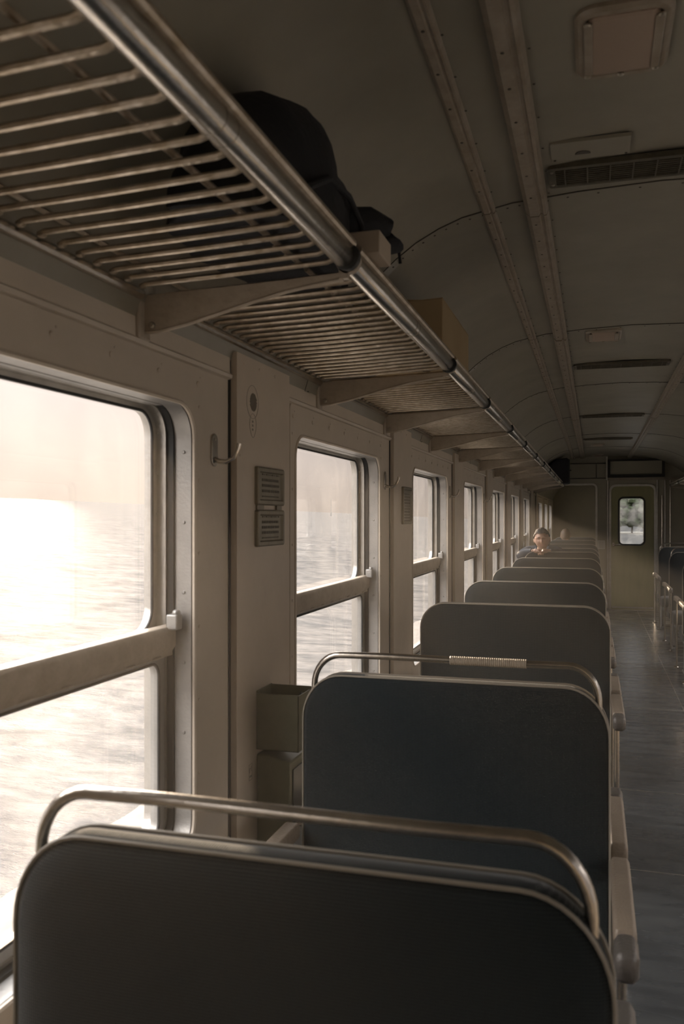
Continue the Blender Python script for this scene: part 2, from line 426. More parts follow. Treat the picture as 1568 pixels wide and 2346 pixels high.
# each lapped sheet joint across the roof, with its screws
ti = 2
for y in SEAMS:
    mb = MB()
    for a in range(len(cprof)-1):
        p, q = cprof[a], cprof[a+1]
        mb.prism([(p[0], p[1]-.003), (q[0], q[1]-.003), (q[0], q[1]+.01), (p[0], p[1]+.01)], y, y+.055, 'y')
        mb.mi = 1; mb.prism([(p[0], p[1]-.0035), (q[0], q[1]-.0035), (q[0], q[1]+.01), (p[0], p[1]+.01)], y-.004, y, 'y')
        for k in range(2):
            u = (k+.5)/2; x = p[0]+(q[0]-p[0])*u; zz = p[1]+(q[1]-p[1])*u
            mb.disc((x, y+.028, zz-.002), (0, 0, -1), .0045, .003, 6)
        mb.mi = 0
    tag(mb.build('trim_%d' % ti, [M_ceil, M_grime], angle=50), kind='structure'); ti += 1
# long roof mouldings
def moulding(x, w, d, y0, y1, side=1):
    global ti
    zc = ceil_z(x)
    mb = MB()
    pts = [(-w/2, .01), (-w/2, -d*.55), (-w*.30, -d), (w*.08, -d), (w*.14, -d*.72), (w*.24, -d*.72), (w*.30, -d*.95), (w*.42, -d*.9), (w/2, -d*.35), (w/2, .01)]
    mb.prism([(x+side*a, zc+b_) for a, b_ in pts], y0, y1, 'y')
    mb.mi = 1; y = y0+.08
    while y < y1-.03:
        mb.disc((x-side*w*.12, y, zc-d+.001), (0, 0, -1), .0045, .003, 6)
        mb.disc((x+side*w*.60, y+.05, zc-.001), (0, 0, -1), .0035, .002, 6)
        y += .16+.05*rnd.random()
    tag(mb.build('trim_%d' % ti, [M_trim, M_grime], bevel=0), kind='structure'); ti += 1
edges = [Y0]+SEAMS+[YP]
for a, b_ in zip(edges, edges[1:]):
    if b_ < 0 or b_-a < .1: continue
    o_ = .0 if int(a*10) % 2 else .004
    moulding(-.34, .045, .016, a+.006, b_-.004)
    moulding(-.185, .075, .03+o_, a+.09, b_+.08 if b_ < YP-.2 else b_)
    moulding(.60, .075, .03+o_, a+.09, b_+.08 if b_ < YP-.2 else b_, -1)

# ------------------------------------------------------------------ side walls
def side_wall(name, X, s, wins, y0, y1):
    mb = MB(); xa, xb = (X-.13, X) if s < 0 else (X, X+.13)
    mb.box(xa, xb, y0, y1, z(.405), z(.50)+.1)          # header above the windows
    mb.box(xa, xb, y0, y1, -.08, WB-.05)
    e_ = [y0]+[v for q in wins for v in (q-.045, q+WW+.045)]+[y1]
    for i in range(0, len(e_), 2):
        if e_[i+1] > e_[i]: mb.box(xa, xb, e_[i], e_[i+1], WB-.05, z(.405))
    o = mb.build(name, M_wall, smooth=False); tag(o, kind='structure'); return o
side_wall('wall_left', XL, -1, WINS+WINS_FAR, Y0, YE)
side_wall('wall_right', XR, 1, WINS, Y0, YP)
mb = MB()
mb.box(XL-.13, XR+.13, Y0-.1, Y0, -.08, z(1.15))
tag(mb.build('wall_back', M_wall, smooth=False), kind='structure')

def trim_obj(mb, m, **k):
    global ti
    o = mb.build('trim_%d' % ti, m, **k); o['kind'] = 'structure'; ti += 1; return o
# raised strip along the bottom of the header, and the pillar covers
def header_strip(X, s, y0, y1):
    mb = MB()
    a = -s
    mb.prism([(X, z(.392)), (X+a*.012, z(.396)), (X+a*.014, z(.405)), (X+a*.006, z(.412)), (X+a*.004, z(.50)), (X, z(.50))], y0, y1, 'y')
    return trim_obj(mb, M_wall)
PIL = [(q+WW+.24, q+2.0-.10) for q in WINS]
for (a, b_), nxt in zip(PIL, PIL[1:]+[(16.2, 0)]):
    header_strip(XL, -1, b_-.0, nxt[0]-.012)
header_strip(XR, 1, Y0, YP)
for k, (a, b_) in enumerate(PIL):
    mb = MB()
    if b_ > YP: continue
    mb.prism([(a, 0), (b_, 0), (b_, z(.475)), (a, z(.475))], XL, XL+.022, 'x')
    mb.mi = 1; mb.box(XL, XL+.003, a-.014, a, 0, z(.475))
    mb.mi = 0
    for yy in (a+.05, a+.17, a+.30): mb.disc((XL+.022, yy, z(.45)), (1, 0, 0), .005, .003, 8)
    for q_ in (.5,): mb.disc((XL+.022, a+.02, z(.18)), (1, 0, 0), .004, .003, 8)
    trim_obj(mb, [M_pillar, M_dark], bevel=.006)
    if k < 7:
        mb = MB()
        mb.box(XR-.022, XR, a, b_, 0, z(.475)); trim_obj(mb, M_pillar, bevel=.006)

# ------------------------------------------------------------------ windows
def make_window(idx, q, X, s, far=False):
    """q: start of the opening along the wall. s=-1 left wall. Root is the face plate."""
    a = -s                                    # +1 points into the carriage for the left wall
    y0, y1 = q, q+WW
    hole = rrect(y0, y1, WB, WT, .085, 8)
    outer = rrect(y0-.05, y1+.05, WB-.06, z(.392), .02, 3)
    xa, xb = sorted((X, X+a*.006))
    mb = plate(outer, [hole], xa, xb, 'x')
    # rolled lip round the opening
    n = len(hole)
    lip = [(X+a*.006, p[0], p[1]) for p in hole]
    mb.tube(lip, .006, 6, closed=True)
    for k in range(7):
        yy = y0-.02+(WW+.04)*k/6
        mb.disc((X+a*.006, yy, z(.35)), (a, 0, 0), .007, .004, 8)
        mb.disc((X+a*.006, yy+.015, z(.368)), (a, 0, 0), .003, .002, 6)
    for k in range(7):
        zz = WB+(WT-WB)*k/6
        mb.disc((X+a*.006, y0-.028, zz), (a, 0, 0), .005, .003, 8); mb.disc((X+a*.006, y1+.028, zz), (a, 0, 0), .005, .003, 8)
    root = mb.build('window_%d' % idx, M_wall); root['kind'] = 'structure'
    # jamb lining (tunnel)
    mb = MB(); d1 = .13
    ho = [hole, hole]
    mb.loops([[(X, p[0], p[1]) for p in hole], [(X-a*.048, p[0], p[1]) for p in hole]], cap=False)
    inn = inset(hole, .004)
    mb.loops([[(X-a*.048, p[0], p[1]) for p in inn], [(X-a*.001, p[0], p[1]) for p in inn]], cap=False)
    for k in range(6):
        zz = WB+.12+(WT-WB-.24)*k/5
        mb.disc((X-a*.022, y1-.003, zz), (0, -1, 0), .005, .004, 8); mb.disc((X-a*.022, y0+.003, zz), (0, 1, 0), .005, .004, 8)
    mb.build('jamb', M_jamb, root)
    # black rubber channel
    mb = MB()
    mb.loops([[(X-a*.048, p[0], p[1]) for p in hole], [(X-a*.066, p[0], p[1]) for p in hole]], cap=False)
    h2 = rrect(y0+.012, y1-.012, WB+.012, WT-.003, .08, 8)
    mb.loops([[(X-a*.048, p[0], p[1]) for p in hole], [(X-a*.048, p[0], p[1]) for p in h2], [(X-a*.066, p[0], p[1]) for p in h2]], cap=False)
    mb.build('seal', M_rub, root)
    mb = MB(); mb.box(*sorted((X-a*.046, X-a*.088)), y0+.07, y1-.07, WT-.0055, WT-.001); mb.build('head_lining', M_jamb, root)
    # outer frame
    xa, xb = sorted((X-a*.066, X-a*.128))
    fr = rrect(y0+.020, y1-.020, WB+.02, WT-.006, .075, 8)
    mb = plate(rrect(y0-.045, y1+.045, WB-.05, z(.405), .01, 2), [fr], xa, xb, 'x')
    for k in range(5):
        zz = z(-.2)+.42*k/4
        mb.disc((X-a*.09, y1-.021, zz), (0, -1, 0), .004, .003, 8)
    mb.build('outer_frame', M_alu, root)
    # upper sash
    zm = z(-.30)
    up_o = rrect(y0+.020, y1-.020, zm, WT-.006, (.066, .066, .01, .01), 8)
    up_i = rrect(y0+.046, y1-.046, zm+.012, WT-.020, .06, 8)
    xa, xb = sorted((X-a*.092, X-a*.112))
    sash = plate(up_o, [up_i], xa, xb, 'x').build('upper_sash', M_alu, root, bevel=.003)
    mb = MB(); mb.tube([(X-a*.091, p[0], p[1]) for p in up_i], .004, 6, closed=True); mb.build('gasket', M_rub, sash)
    mb = MB(); x_ = X-a*.102; mb.box(x_-.002, x_+.002, y0+.04, y1-.04, zm+.006, WT-.015); mb.build('glass_pane', M_glass, root, smooth=False)
    # lower sash, nearer the room
    lo_i = rrect(y0+.055, y1-.055, WB+.05, z(-.37), .035, 6)
    lo_o = rrect(y0+.022, y1-.022, WB+.022, z(-.335), (.01, .01, .05, .05), 6)
    xa, xb = sorted((X-a*.068, X-a*.090))
    sash = plate(lo_o, [lo_i], xa, xb, 'x').build('lower_sash', M_jamb, root, bevel=.003)
    mb = MB(); mb.tube([(X-a*.067, p[0], p[1]) for p in lo_i], .004, 6, closed=True); mb.build('gasket', M_rub, sash)
    mb = MB(); x_ = X-a*.079; mb.box(x_-.002, x_+.002, y0+.04, y1-.04, WB+.04, z(-.35)); mb.build('glass_pane', M_glass, root, smooth=False)
    # meeting rail with its sloped ledge and lift lip
    mb = MB()
    pr = [(-.092, -.286), (-.066, -.276), (-.048, -.280), (-.040, -.292), (-.040, -.330), (-.050, -.345), (-.050, -.356), (-.068, -.360), (-.092, -.350)]
    mb.prism([(X+a*p[0], z(p[1])) for p in pr], y0+.012, y1-.012, 'y')
    for k in range(9): mb.ball((X-a*.047, y0+.1+(WW-.2)*k/8, z(-.352)), (.003, .03, .004), 8, 4)
    mb.build('meeting_rail', M_brk, root, bevel=.003)
    for yy in (y0+.03, y1-.03):
        mb = MB(); mb.box(*sorted((X-a*.052, X-a*.020)), yy-.016, yy+.016, z(-.288), z(-.248))
        mb.ball((X-a*.03, yy, z(-.245)), (.011, .012, .010), 10, 6)
        mb.build('latch', M_jamb, root, bevel=.004)
    return root
wi = 1
for q in WINS+WINS_FAR:
    if q == WINS[-1]: # last bay before the partition is shorter: moved to stay clear of it
        pass
    make_window(wi, q, XL, -1); wi += 1
for q in WINS:
    make_window(wi, q, XR, 1); wi += 1

# ------------------------------------------------------------------ partition with the door
DX0, DX1 = .315, 1.02       # placeholders replaced below by the measured frame
def ex(px):                  # x on the partition plane seen at a given photo column (measured once, plain geometry)
    u = (px-784)/1960; s_, c_ = math.sin(math.radians(16.4)), math.cos(math.radians(16.4))
    return YP*(-s_+u*c_)/(c_+u*s_)
def ez(px, py):
    u = (px-784)/1960; s_, c_ = math.sin(math.radians(16.4)), math.cos(math.radians(16.4))
    return H+(1186-py)/1960*YP/(c_+u*s_)
dx0, dx1 = ex(1401), ex(1499); dzt = ez(1450, 1114)
ox0, ox1 = -.985, ex(1365); ozt = ez(1310, 1112)
outer = [(XL-.02, 0), (XR+.02, 0), (XR+.02, z(1.15)), (XL-.02, z(1.15))]
d_hole = rrect(dx0, dx1, .012, dzt, (.09, .09, .005, .005), 6)
o_hole = rrect(ox0, ox1, .012, ozt, (.05, .07, .005, .005), 6)
mb = plate(outer, [d_hole, o_hole], YP, YP+.06, 'y')
tag(mb.build('wall_front', M_endw, smooth=False), kind='structure')
# door
root = empty('door_1', (dx0, YP+.03, 0)); root['kind'] = 'structure'
gx0, gx1, gz0, gz1 = ex(1419), ex(1477), ez(1448, 1248), ez(1448, 1140)
pane = rrect(gx0, gx1, gz0, gz1, .075, 8)
leaf = rrect(dx0+.0005, dx1-.0005, .013, dzt-.0005, (.085, .085, .005, .005), 6)
def loc(mb):
    for i, v in enumerate(mb.v): mb.v[i] = v-Vector((dx0, YP+.03, 0))
    return mb
loc(plate(leaf, [pane], YP+.0, YP+.04, 'y')).build('door_leaf', M_door, root, bevel=.002)
mb = MB(); mb.tube([(p[0], YP-.002, p[1]) for p in inset(pane, -.004)], .014, 8, closed=True); loc(mb).build('window_seal', M_rub, root)
mb = MB(); mb.tube([(p[0], YP-.004, p[1]) for p in inset(pane, .012)], .006, 8, closed=True); loc(mb).build('window_trim', M_chrome, root)
mb = MB(); mb.box(gx0-.01, gx1+.01, YP+.018, YP+.024, gz0-.01, gz1+.01); loc(mb).build('door_pane', M_dglass, root, smooth=False)
mb = MB(); hz = ez(1410, 1247)
mb.box(dx0+.02, dx0+.055, YP-.012, YP, hz-.03, hz+.03); mb.tube([(dx0+.035, YP-.005, hz), (dx0+.035, YP-.05, hz), (dx0+.05, YP-.055, hz), (dx0+.15, YP-.05, hz-.005)], .009, 8)
loc(mb).build('door_handle', M_chrome, root, bevel=.002)
for zz in (.5, ):
    mb = MB(); mb.box(dx0+.01, dx1-.01, YP-.004, YP, .03, .06); loc(mb).build('kick_strip', M_alu, root)
# door frame
mb = MB(); fo = rrect(dx0-.035, dx1+.035, 0, dzt+.035, (.12, .12, .005, .005), 6)
mb = plate(fo, [rrect(dx0, dx1, .008, dzt, (.09, .09, .005, .005), 6)], YP-.025, YP+.0, 'y'); trim_obj(mb, M_alu, bevel=.005)
for xx in (ex(1393), ex(1506)):
    mb = MB(); mb.box(xx-.014, xx+.014, YP-.03, YP, 0, ez(1450, 1098)); trim_obj(mb, M_alu, bevel=.006)
mb = MB(); mb.box(ex(1392), ex(1568)+.2, YP-.035, YP, ez(1450, 1100), ez(1450, 1094)); trim_obj(mb, M_trim, bevel=.003)
# opening frame
mb = plate(rrect(ox0+.0, ox1+.035, 0, ozt+.03, (.09, .01, .005, .005), 6), [rrect(ox0+.012, ox1, .008, ozt, (.05, .07, .005, .005), 6)], YP-.022, YP, 'y'); trim_obj(mb, M_alu, bevel=.004)
# mouldings between the panels of the wall
mb = MB(); mb.box(ex(1389), ex(1393), YP-.045, YP, ez(1390, 1100), z(1.06)); trim_obj(mb, M_alu, bevel=.003)
mb = MB(); mb.box(-.6, ex(1389), YP-.01, YP, ez(1350, 1063), ez(1350, 1061)); mb.box(-.6, ex(1389), YP-.01, YP, ez(1350, 1097), ez(1350, 1095)); mb.box(ex(1366), ex(1368), YP-.01, YP, ez(1350, 1095), ez(1350, 1063)); trim_obj(mb, M_grime)
for px_ in (1517, 1536):
    mb = MB(); mb.tube([(ex(px_), YP-.05, ez(px_, 1320)), (ex(px_), YP-.05, ez(px_, 1135 if px_ < 1520 else 1100))], .012, 8)
    tag(mb.build('grab_pole', M_chrome), 'slim vertical metal pole right of the door, %s' % ('the one nearest the door' if px_ < 1520 else 'the farther one from the door'), 'pole', 'poles on the end wall')
mb = MB(); mb.box(ex(1524)-.012, ex(1524)+.012, YP-.03, YP, 0, ez(1524, 1100)); trim_obj(mb, M_alu, bevel=.004)
# sign box above the door
bx0, bx1, bz0, bz1 = ex(1397), ex(1519), ez(1450, 1089), ez(1450, 1055)
root = empty('sign_box', ((bx0+bx1)/2, YP-.05, bz0), 0, 'long blank display box with black surround above the end door', 'sign box')
def locr(mb, r):
    for i, v in enumerate(mb.v): mb.v[i] = v-r.location
    return mb
mb = plate(rrect(bx0-.03, bx1+.03, bz0-.035, bz1+.02, .01, 2), [rrect(bx0+.012, bx1-.012, bz0+.01, bz1-.01, .01, 2)], YP-.1, YP, 'y'); locr(mb, root).build('surround', M_dark, root)
mb = MB(); mb.box(bx0+.013, bx1-.013, YP-.06, YP-.03, bz0+.011, bz1-.011); locr(mb, root).build('face', M_endw, root, bevel=.004)
mb = MB(); mb.box(ex(1370), ex(1387), YP-.004, YP, ez(1379, 1258), ez(1379, 1238)); mb.mi = 1
for k in range(5): mb.box(ex(1373), ex(1384), YP-.006, YP-.004, ez(1379, 1242+k*3)-.003, ez(1379, 1242+k*3)+.003)
tag(mb.build('wall_notice', [M_paper, M_stick], smooth=False), 'small white printed notice on the end wall left of the door', 'notice')

# far compartment shell
mb = MB(); mb.box(.34, .39, YP+.06, YE, -.08, z(1.12)); trim_obj(mb, M_endw, smooth=False)
mb = MB(); mb.box(XL-.13, .56, YE, YE+.06, -.08, z(1.15)); trim_obj(mb, M_endw, smooth=False)

# ------------------------------------------------------------------ ceiling lamps, vents
def ceiling_lamp(cx, y0, y1, w_, label):
    zc = ceil_z(cx)
    cy = (y0+y1)/2; root = empty('ceiling_lamp', (cx, cy, zc), 0, label, 'ceiling lamp', 'ceiling lamps')
    hx, hy = w_/2, (y1-y0)/2
    mb = MB(); loops = []
    for d, q in ((0, 0.002), (0, -.010), (.008, -.017), (.022, -.017), (.030, -.008)):
        loops.append([(p[0], p[1], q) for p in inset(rrect(-hx, hx, -hy, hy, .045, 6), d)])
    mb.loops(loops, cap=False); mb.build('frame', M_trim, root)
    mb = MB(); mb.loops([[(p[0], p[1], q) for p in inset(rrect(-hx, hx, -hy, hy, .045, 6), d)] for d, q in ((.026, .0), (.030, -.016), (.036, -.020))]); mb.build('lens', M_lens, root)
    for sx in (-1, 1):
        mb = MB(); mb.box(sx*hx*.72-.010, sx*hx*.72+.010, -hy*.72, hy*.72, -.024, -.018); mb.build('clip', M_trim, root, bevel=.003)
        for sy in (-1, 1):
            mb = MB(); mb.disc((sx*hx*.74, sy*hy*.74, -.022), (0, 0, -1), .0075, .005, 10); mb.build('screw', M_screw, root)
    mb = MB(); mb.disc((0, hy*.86, -.017), (0, 0, -1), .008, .005, 10); mb.build('screw', M_screw, root)
ceiling_lamp(.062, 1.86, 2.16, .205, 'large square ceiling lamp nearest the camera, beside the long roof moulding')
ceiling_lamp(.055, 5.08, 5.38, .20, 'ceiling lamp just before the second air grille')
ceiling_lamp(.06, 12.9, 13.2, .20, 'small looking ceiling lamp past the last air grille')
ceiling_lamp(.06, 15.1, 15.4, .20, 'farthest ceiling lamp, close to the end wall')

def vent(y0, y1, label, nb=9):
    x0, x1 = -.135, .50; zc = z(1.066)
    root = empty('air_grille', ((x0+x1)/2, (y0+y1)/2, zc), 0, label, 'air vent', 'roof air grilles')
    mb = plate(rrect(x0, x1, y0, y1, .012, 3), [rrect(x0+.022, x1-.022, y0+.016, y1-.016, .004, 2)], zc-.012, zc+.004, 'z'); locr(mb, root).build('frame', M_vent, root)
    mb = MB(); mb.box(x0+.02, x1-.02, y0+.014, y1-.014, zc-.002, zc+.002); locr(mb, root).build('backing', M_dark, root)
    mb = MB()
    for k in range(nb):
        y = y0+.02+(y1-y0-.04)*k/(nb-1); mb.box(x0+.02, x1-.02, y-.0022, y+.0022, zc-.011, zc-.003)
    for k in range(9):
        x = x0+.05+(x1-x0-.1)*k/8; mb.box(x-.002, x+.002, y0+.015, y1-.015, zc-.013, zc-.004)
    locr(mb, root).build('louvre', M_vent, root)
    for x in (x0+.012, x1-.012):
        for y in (y0+.03, y1-.03):
            mb = MB(); mb.disc((x, y, zc-.012), (0, 0, -1), .005, .003, 8); locr(mb, root).build('screw', M_screw, root)
vent(2.66, 2.82, 'black slotted air grille nearest the camera in the roof')
vent(6.15, 6.33, 'second slotted air grille in the roof, past the second lamp')
vent(9.25, 9.43, 'third slotted air grille in the roof')
vent(12.0, 12.16, 'farthest slotted air grille in the roof')
mb = MB(); mb.box(-.12, .10, 2.50, 2.62, z(1.062)-.003, z(1.07)); mb.mi = 1
mb.prism([(-.03+.022*math.cos(a), 2.585-.022*math.sin(a)) for a in [PI*k/8 for k in range(9)]], z(1.062)-.005, z(1.062)-.002, 'z')
for x in (-.11, .09): mb.disc((x, 2.61, z(1.058)), (0, 0, -1), .004, .003, 6)
tag(mb.build('access_flap', [M_ceil, M_grime], bevel=.001), 'small flat access flap with a dark finger slot before the nearest grille', 'flap')

# ------------------------------------------------------------------ luggage rack
TX, TZ = -.50, z(.545)
BR = [.45, 1.75, 3.06, 4.12, 5.33, 6.45, 7.7, 8.9, 10.1, 11.3, 12.5, 13.7, 15.0]
ORD = ['first', 'second', 'third', 'fourth', 'fifth', 'sixth', 'seventh', 'eighth', 'ninth', 'tenth', 'eleventh', 'twelfth']
def rack_section(ya, yb, mirror, label):
    f = (lambda x: x) if not mirror else (lambda x: XR+XL-x)
    cx = f(-.75); root = empty('luggage_rack', (cx, (ya+yb)/2, z(.52)), 0, label, 'luggage rack', 'luggage rack sections')
    def fx(mb):
        for i, v in enumerate(mb.v): mb.v[i] = Vector((f(v.x), v.y, v.z))-root.location
        return mb
    g0, g1 = ya+.012, yb-.03
    mb = MB(); mb.tube([(TX, g0, TZ), (TX, g0+.01, TZ), (TX, g1-.012, TZ), (TX, g1, TZ)], [.020, .024, .024, .019], 18)
    ins = (g0+g1)/2
    for yy in (ins-.02, ins+.02): mb.tube([(TX, yy-.003, TZ), (TX, yy+.003, TZ)], .0248, 18)
    fx(mb).build('front_tube', M_chrome, root)
    mb = MB(); mb.tube([(TX+.016, g0, TZ+.028), (TX+.016, g1, TZ+.028)], .010, 10); fx(mb).build('upper_rail', M_rack, root)
    mb = MB(); mb.tube([(TX+.005, g1-.008, TZ), (TX+.005, g1+.008, TZ)], .028, 16); fx(mb).build('end_ring', M_rub, root)
    mb = MB(); mb.tube([(-.978, g0, z(.503)), (-.978, g1, z(.503))], .012, 10); mb.box(-1, -.985, g0, g1, z(.488), z(.530)); fx(mb).build('wall_rail', M_chrome, root)
    for x in (-.60, -.93):
        mb = MB(); mb.tube([(x, g0, z(.541)), (x, g1, z(.541))], .006, 8); fx(mb).build('cross_rod', M_rack, root)
    nb = max(4, int((g1-g0)/.0575)); 
    for k in range(nb):
        y = g0+.028+(g1-g0-.056)*k/(nb-1)
        mb = MB(); mb.tube([(-.965, y, z(.512)), (-.95, y, z(.517)), (-.75, y, z(.522)), (TX-.03, y, z(.530)), (TX-.014, y, z(.535))], .0062, 8)
        mb.disc((-.958, y, z(.513)), (0, 0, -1), .009, .006, 8)
        fx(mb).build('slat', M_rack, root)
def bracket(y, mirror, label):
    f = (lambda x: x) if not mirror else (lambda x: XR+XL-x)
    root = empty('rack_bracket', (f(-1), y, z(.42)), 0, label, 'bracket', 'luggage rack brackets')
    def fx(mb):
        for i, v in enumerate(mb.v): mb.v[i] = Vector((f(v.x), v.y, v.z))-root.location
        return mb
    top = [(-.985, .508), (-.8, .512), (-.65, .516), (TX-.01, .522)]
    bot = [(TX-.012, .508), (-.56, .503), (-.64, .492), (-.72, .475), (-.80, .455), (-.88, .436), (-.95, .424), (-.985, .424)]
    mb = MB(); mb.prism([(x, z(q)) for x, q in top+bot], y-.003, y+.003, 'y')
    mb.tube([(x, y, z(q)) for x, q in bot], .005, 8)
    fx(mb).build('arm', M_brk, root)
    mb = MB(); mb.prism([(y-.026, z(.405)), (y+.026, z(.405)), (y+.026, z(.515)), (y-.026, z(.515))], -1.0, -.984, 'x')
    fx(mb).build('wall_plate', M_brk, root, bevel=.006)
    mb = MB(); mb.disc((-.965, y-.003, z(.438)), (0, -1, 0), .008, .006, 10); fx(mb).build('bolt', M_screw, root)
    mb = MB(); mb.tube([(TX, y-.008, TZ), (TX, y+.008, TZ)], .027, 16); mb.box(TX-.02, TX+.0, y-.008, y+.008, z(.508), z(.53)); fx(mb).build('collar', M_brk, root)
for i, (a, b_) in enumerate(zip(BR, BR[1:])):
    rack_section(a, b_, False, '%s slatted luggage rack section from the camera above the sea side windows' % ORD[i])
for i, y in enumerate(BR[1:]):
    bracket(y, False, '%s curved rack bracket from the camera on the sea side wall' % ORD[i])
for i, (a, b_) in enumerate(((12.5, 13.9), (13.9, 15.3))):
    rack_section(a, b_, True, ('nearer' if i == 0 else 'farther')+' slatted luggage rack section on the aisle\'s right, by the end wall')
for i, y in enumerate((12.5, 13.9, 15.3)):
    bracket(y, True, ['nearest', 'middle', 'farthest'][i]+' curved rack bracket on the right hand wall')

# things on the rack
def blob(name, c, r, m, seed, amp=.12, parent=None, sc=2.2):
    mb = MB(); mb.ball((0, 0, 0), 1, 40, 24)
    for i, v in enumerate(mb.v):
        d = 1+amp*noise.noise(v*sc+Vector((seed, 0, 0)))+amp*.5*noise.noise(v*sc*2.3+Vector((0, seed, 0)))
        p = v*d; p.z = max(p.z, -.8)
        mb.v[i] = Vector((c[0]+p.x*r[0], c[1]+p.y*r[1], c[2]+p.z*r[2]))
    return mb.build(name, m, parent, angle=80)
root = empty('backpack', (-.645, 1.80, z(.552)), 0, 'black bulging backpack lying on the nearest luggage rack section', 'bag')
mb = MB(); loops = []
BH = [.05, .19, .27, .295, .29, .27, .245, .215, .14]
for k in range(29):
    t_ = k/28; y = -.43+.64*t_
    q_ = t_*8; i_ = min(7, int(q_)); hgt = BH[i_]+(BH[i_+1]-BH[i_])*(q_-i_)
    wd = .155*math.sin(PI*min(.93, max(.07, t_)))**.45
    lp = []
    for j in range(28):
        a = 2*PI*j/28; zz = math.sin(a)
        x = (abs(math.cos(a))**.7)*(1 if math.cos(a) > 0 else -1)*wd
        zz = hgt*(max(0, zz)**.62) if zz > 0 else 0.0
        p = Vector((x-.01, y, zz)); d = .016*noise.noise(p*11)+.006*noise.noise(p*31)
        lp.append(p+Vector((d, d, max(0, d) if zz > 0 else 0)))
    loops.append(lp)
mb.loops(loops); mb.build('body', M_black, root, angle=80)
mb = MB(); mb.tube([(.138, -.30, .06), (.142, -.18, .12), (.146, -.05, .13), (.142, .06, .11), (.12, .16, .07)], .007, 8); mb.build('seam', M_black, root)
mb = MB()
mb.tube([(.03, .10, .12), (.08, .14, .145), (.125, .18, .155), (.155, .225, .145), (.172, .245, .118), (.14, .20, .10), (.07, .13, .08)], [.03, .036, .036, .034, .030, .026, .03], 12)
mb.build('strap', M_black, root, angle=80)
mb = MB(); mb.tube([(.172, .245, .118), (.185, .262, .10), (.187, .266, .075)], .004, 6); mb.build('strap_tab', M_black, root)
# small beige box
mb = MB(); mb.box(-.535, -.452, 1.83, 1.94, z(.583), z(.635)); tag(mb.build('carton', M_beige, bevel=.003), 'small beige carton standing on the rack beside the black backpack', 'box')
# brown carton
root = empty('cardboard_box', (-.66, 3.2, z(.549)), 0, 'brown cardboard box on the second luggage rack section', 'box')
mb = MB(); mb.box(-.15, .165, -.30, .33, 0, .20)
mb.build('carton', M_card, root, bevel=.003)
mb = MB(); mb.prism([(-.15, .2), (.0, .205), (.09, .197), (.165, .2), (.165, .203), (.09, .2), (.0, .208), (-.15, .203)], -.302, .332, 'y'); mb.build('flap', M_card, root)
mb = MB(); mb.box(-.02, .03, -.303, .333, .198, .2045); mb.build('tape', M_beige, root)
# dark hard case at the far end
root = empty('suitcase', (-.60, 14.4, z(.549)), 0, 'black hard case standing on the far end of the left rack', 'suitcase')
cs = [(-.20, 0), (.20, 0), (.225, .03), (.215, .38), (.19, .41), (.02, .385), (-.02, .36), (-.19, .17), (-.215, .12), (-.22, .03)][::-1]
mb = MB(); mb.loops([[(p[0], y, p[1]) for p in cs] for y in (-.29, .29)]); mb.build('shell', M_black, root, bevel=.015)
mb = MB(); mb.box(.20, .229, -.02, .02, .0, .40); mb.build('strap', mat('dark_green_strap', (.02, .05, .04), .6), root)
mb = MB(); mb.tube([(.22, -.07, .22), (.245, -.07, .22), (.245, .07, .22), (.22, .07, .22)], .008, 8); mb.build('handle', M_black, root)

# ------------------------------------------------------------------ wall fittings
def coat_hook(y, label):
    root = empty('coat_hook', (XL, y, z(.185)), 0, label, 'hook', 'coat hooks')
    mb = MB(); mb.prism(rrect(-.019, .019, -.045, .045, .019, 8), 0, .005, 'x'); mb.build('back_plate', M_chrome, root, bevel=.0015)
    mb = MB(); mb.tube([(.003, 0, -.024), (.015, .002, -.030), (.035, .006, -.032), (.055, .010, -.022), (.066, .013, .002), (.070, .014, .018)], [.007, .007, .0065, .006, .006, .007], 10)
    mb.build('hook', M_chrome, root)
    for q_ in (.030, -.030):
        mb = MB(); mb.disc((.005, 0, q_), (1, 0, 0), .004, .002, 8); mb.build('screw', M_screw, root)
for k, lab in ((0, 'curved metal coat hook beside the large left window'), (1, 'second metal coat hook from the camera, past the second window'),
               (2, 'third metal coat hook from the camera along the window wall'), (3, 'fourth metal coat hook from the camera along the window wall')):
    coat_hook(2.15+2*k, lab)
def plaque(y0, y1, z0, z1, label, lines, m=M_plaq, x=XL+.022):
    root = empty('wall_plaque', (x, (y0+y1)/2, (z0+z1)/2), 0, label, 'plaque')
    hw, hh = (y1-y0)/2, (z1-z0)/2
    mb = MB(); mb.loops([[(q, p[0], p[1]) for p in rrect(-hw+d, hw-d, -hh+d, hh-d, max(.002, .008-d), 4)] for q, d in ((0, 0), (.010, 0), (.013, .004), (.013, .014), (.007, .018))]); mb.build('plate', m, root)
    mb = MB()
    for li, (n_c, hgt) in enumerate(lines):
        zz = hh*.62-(2*hh*.72)*li/max(1, len(lines)-1) if len(lines) > 1 else 0
        yy = -hw*.62
        while yy < hw*.60:
            ww = n_c*(.6+.8*rnd.random())
            mb.box(.0072, .0090, yy, min(hw*.64, yy+ww), zz-hgt/2, zz+hgt/2); yy += ww+n_c*.35
    mb.build('lettering', M_plaqd, root, smooth=False)
ln = [(.03, .004), (.009, .008), (.009, .008), (.009, .008), (.004, .004), (.004, .004)]
plaque(2.392, 2.62, z(.038), z(.155), 'upper of two metal plaques with small lettering on the pillar by the hook', ln)
plaque(2.392, 2.62, z(-.088), z(.024), 'lower of two metal plaques with small lettering on the pillar', ln)
mb = MB(); mb.box(XL+.022, XL+.028, 2.40, 2.455, z(.022), z(.040)); mb.box(XL+.022, XL+.028, 2.565, 2.61, z(.022), z(.040)); trim_obj(mb, M_plaq)
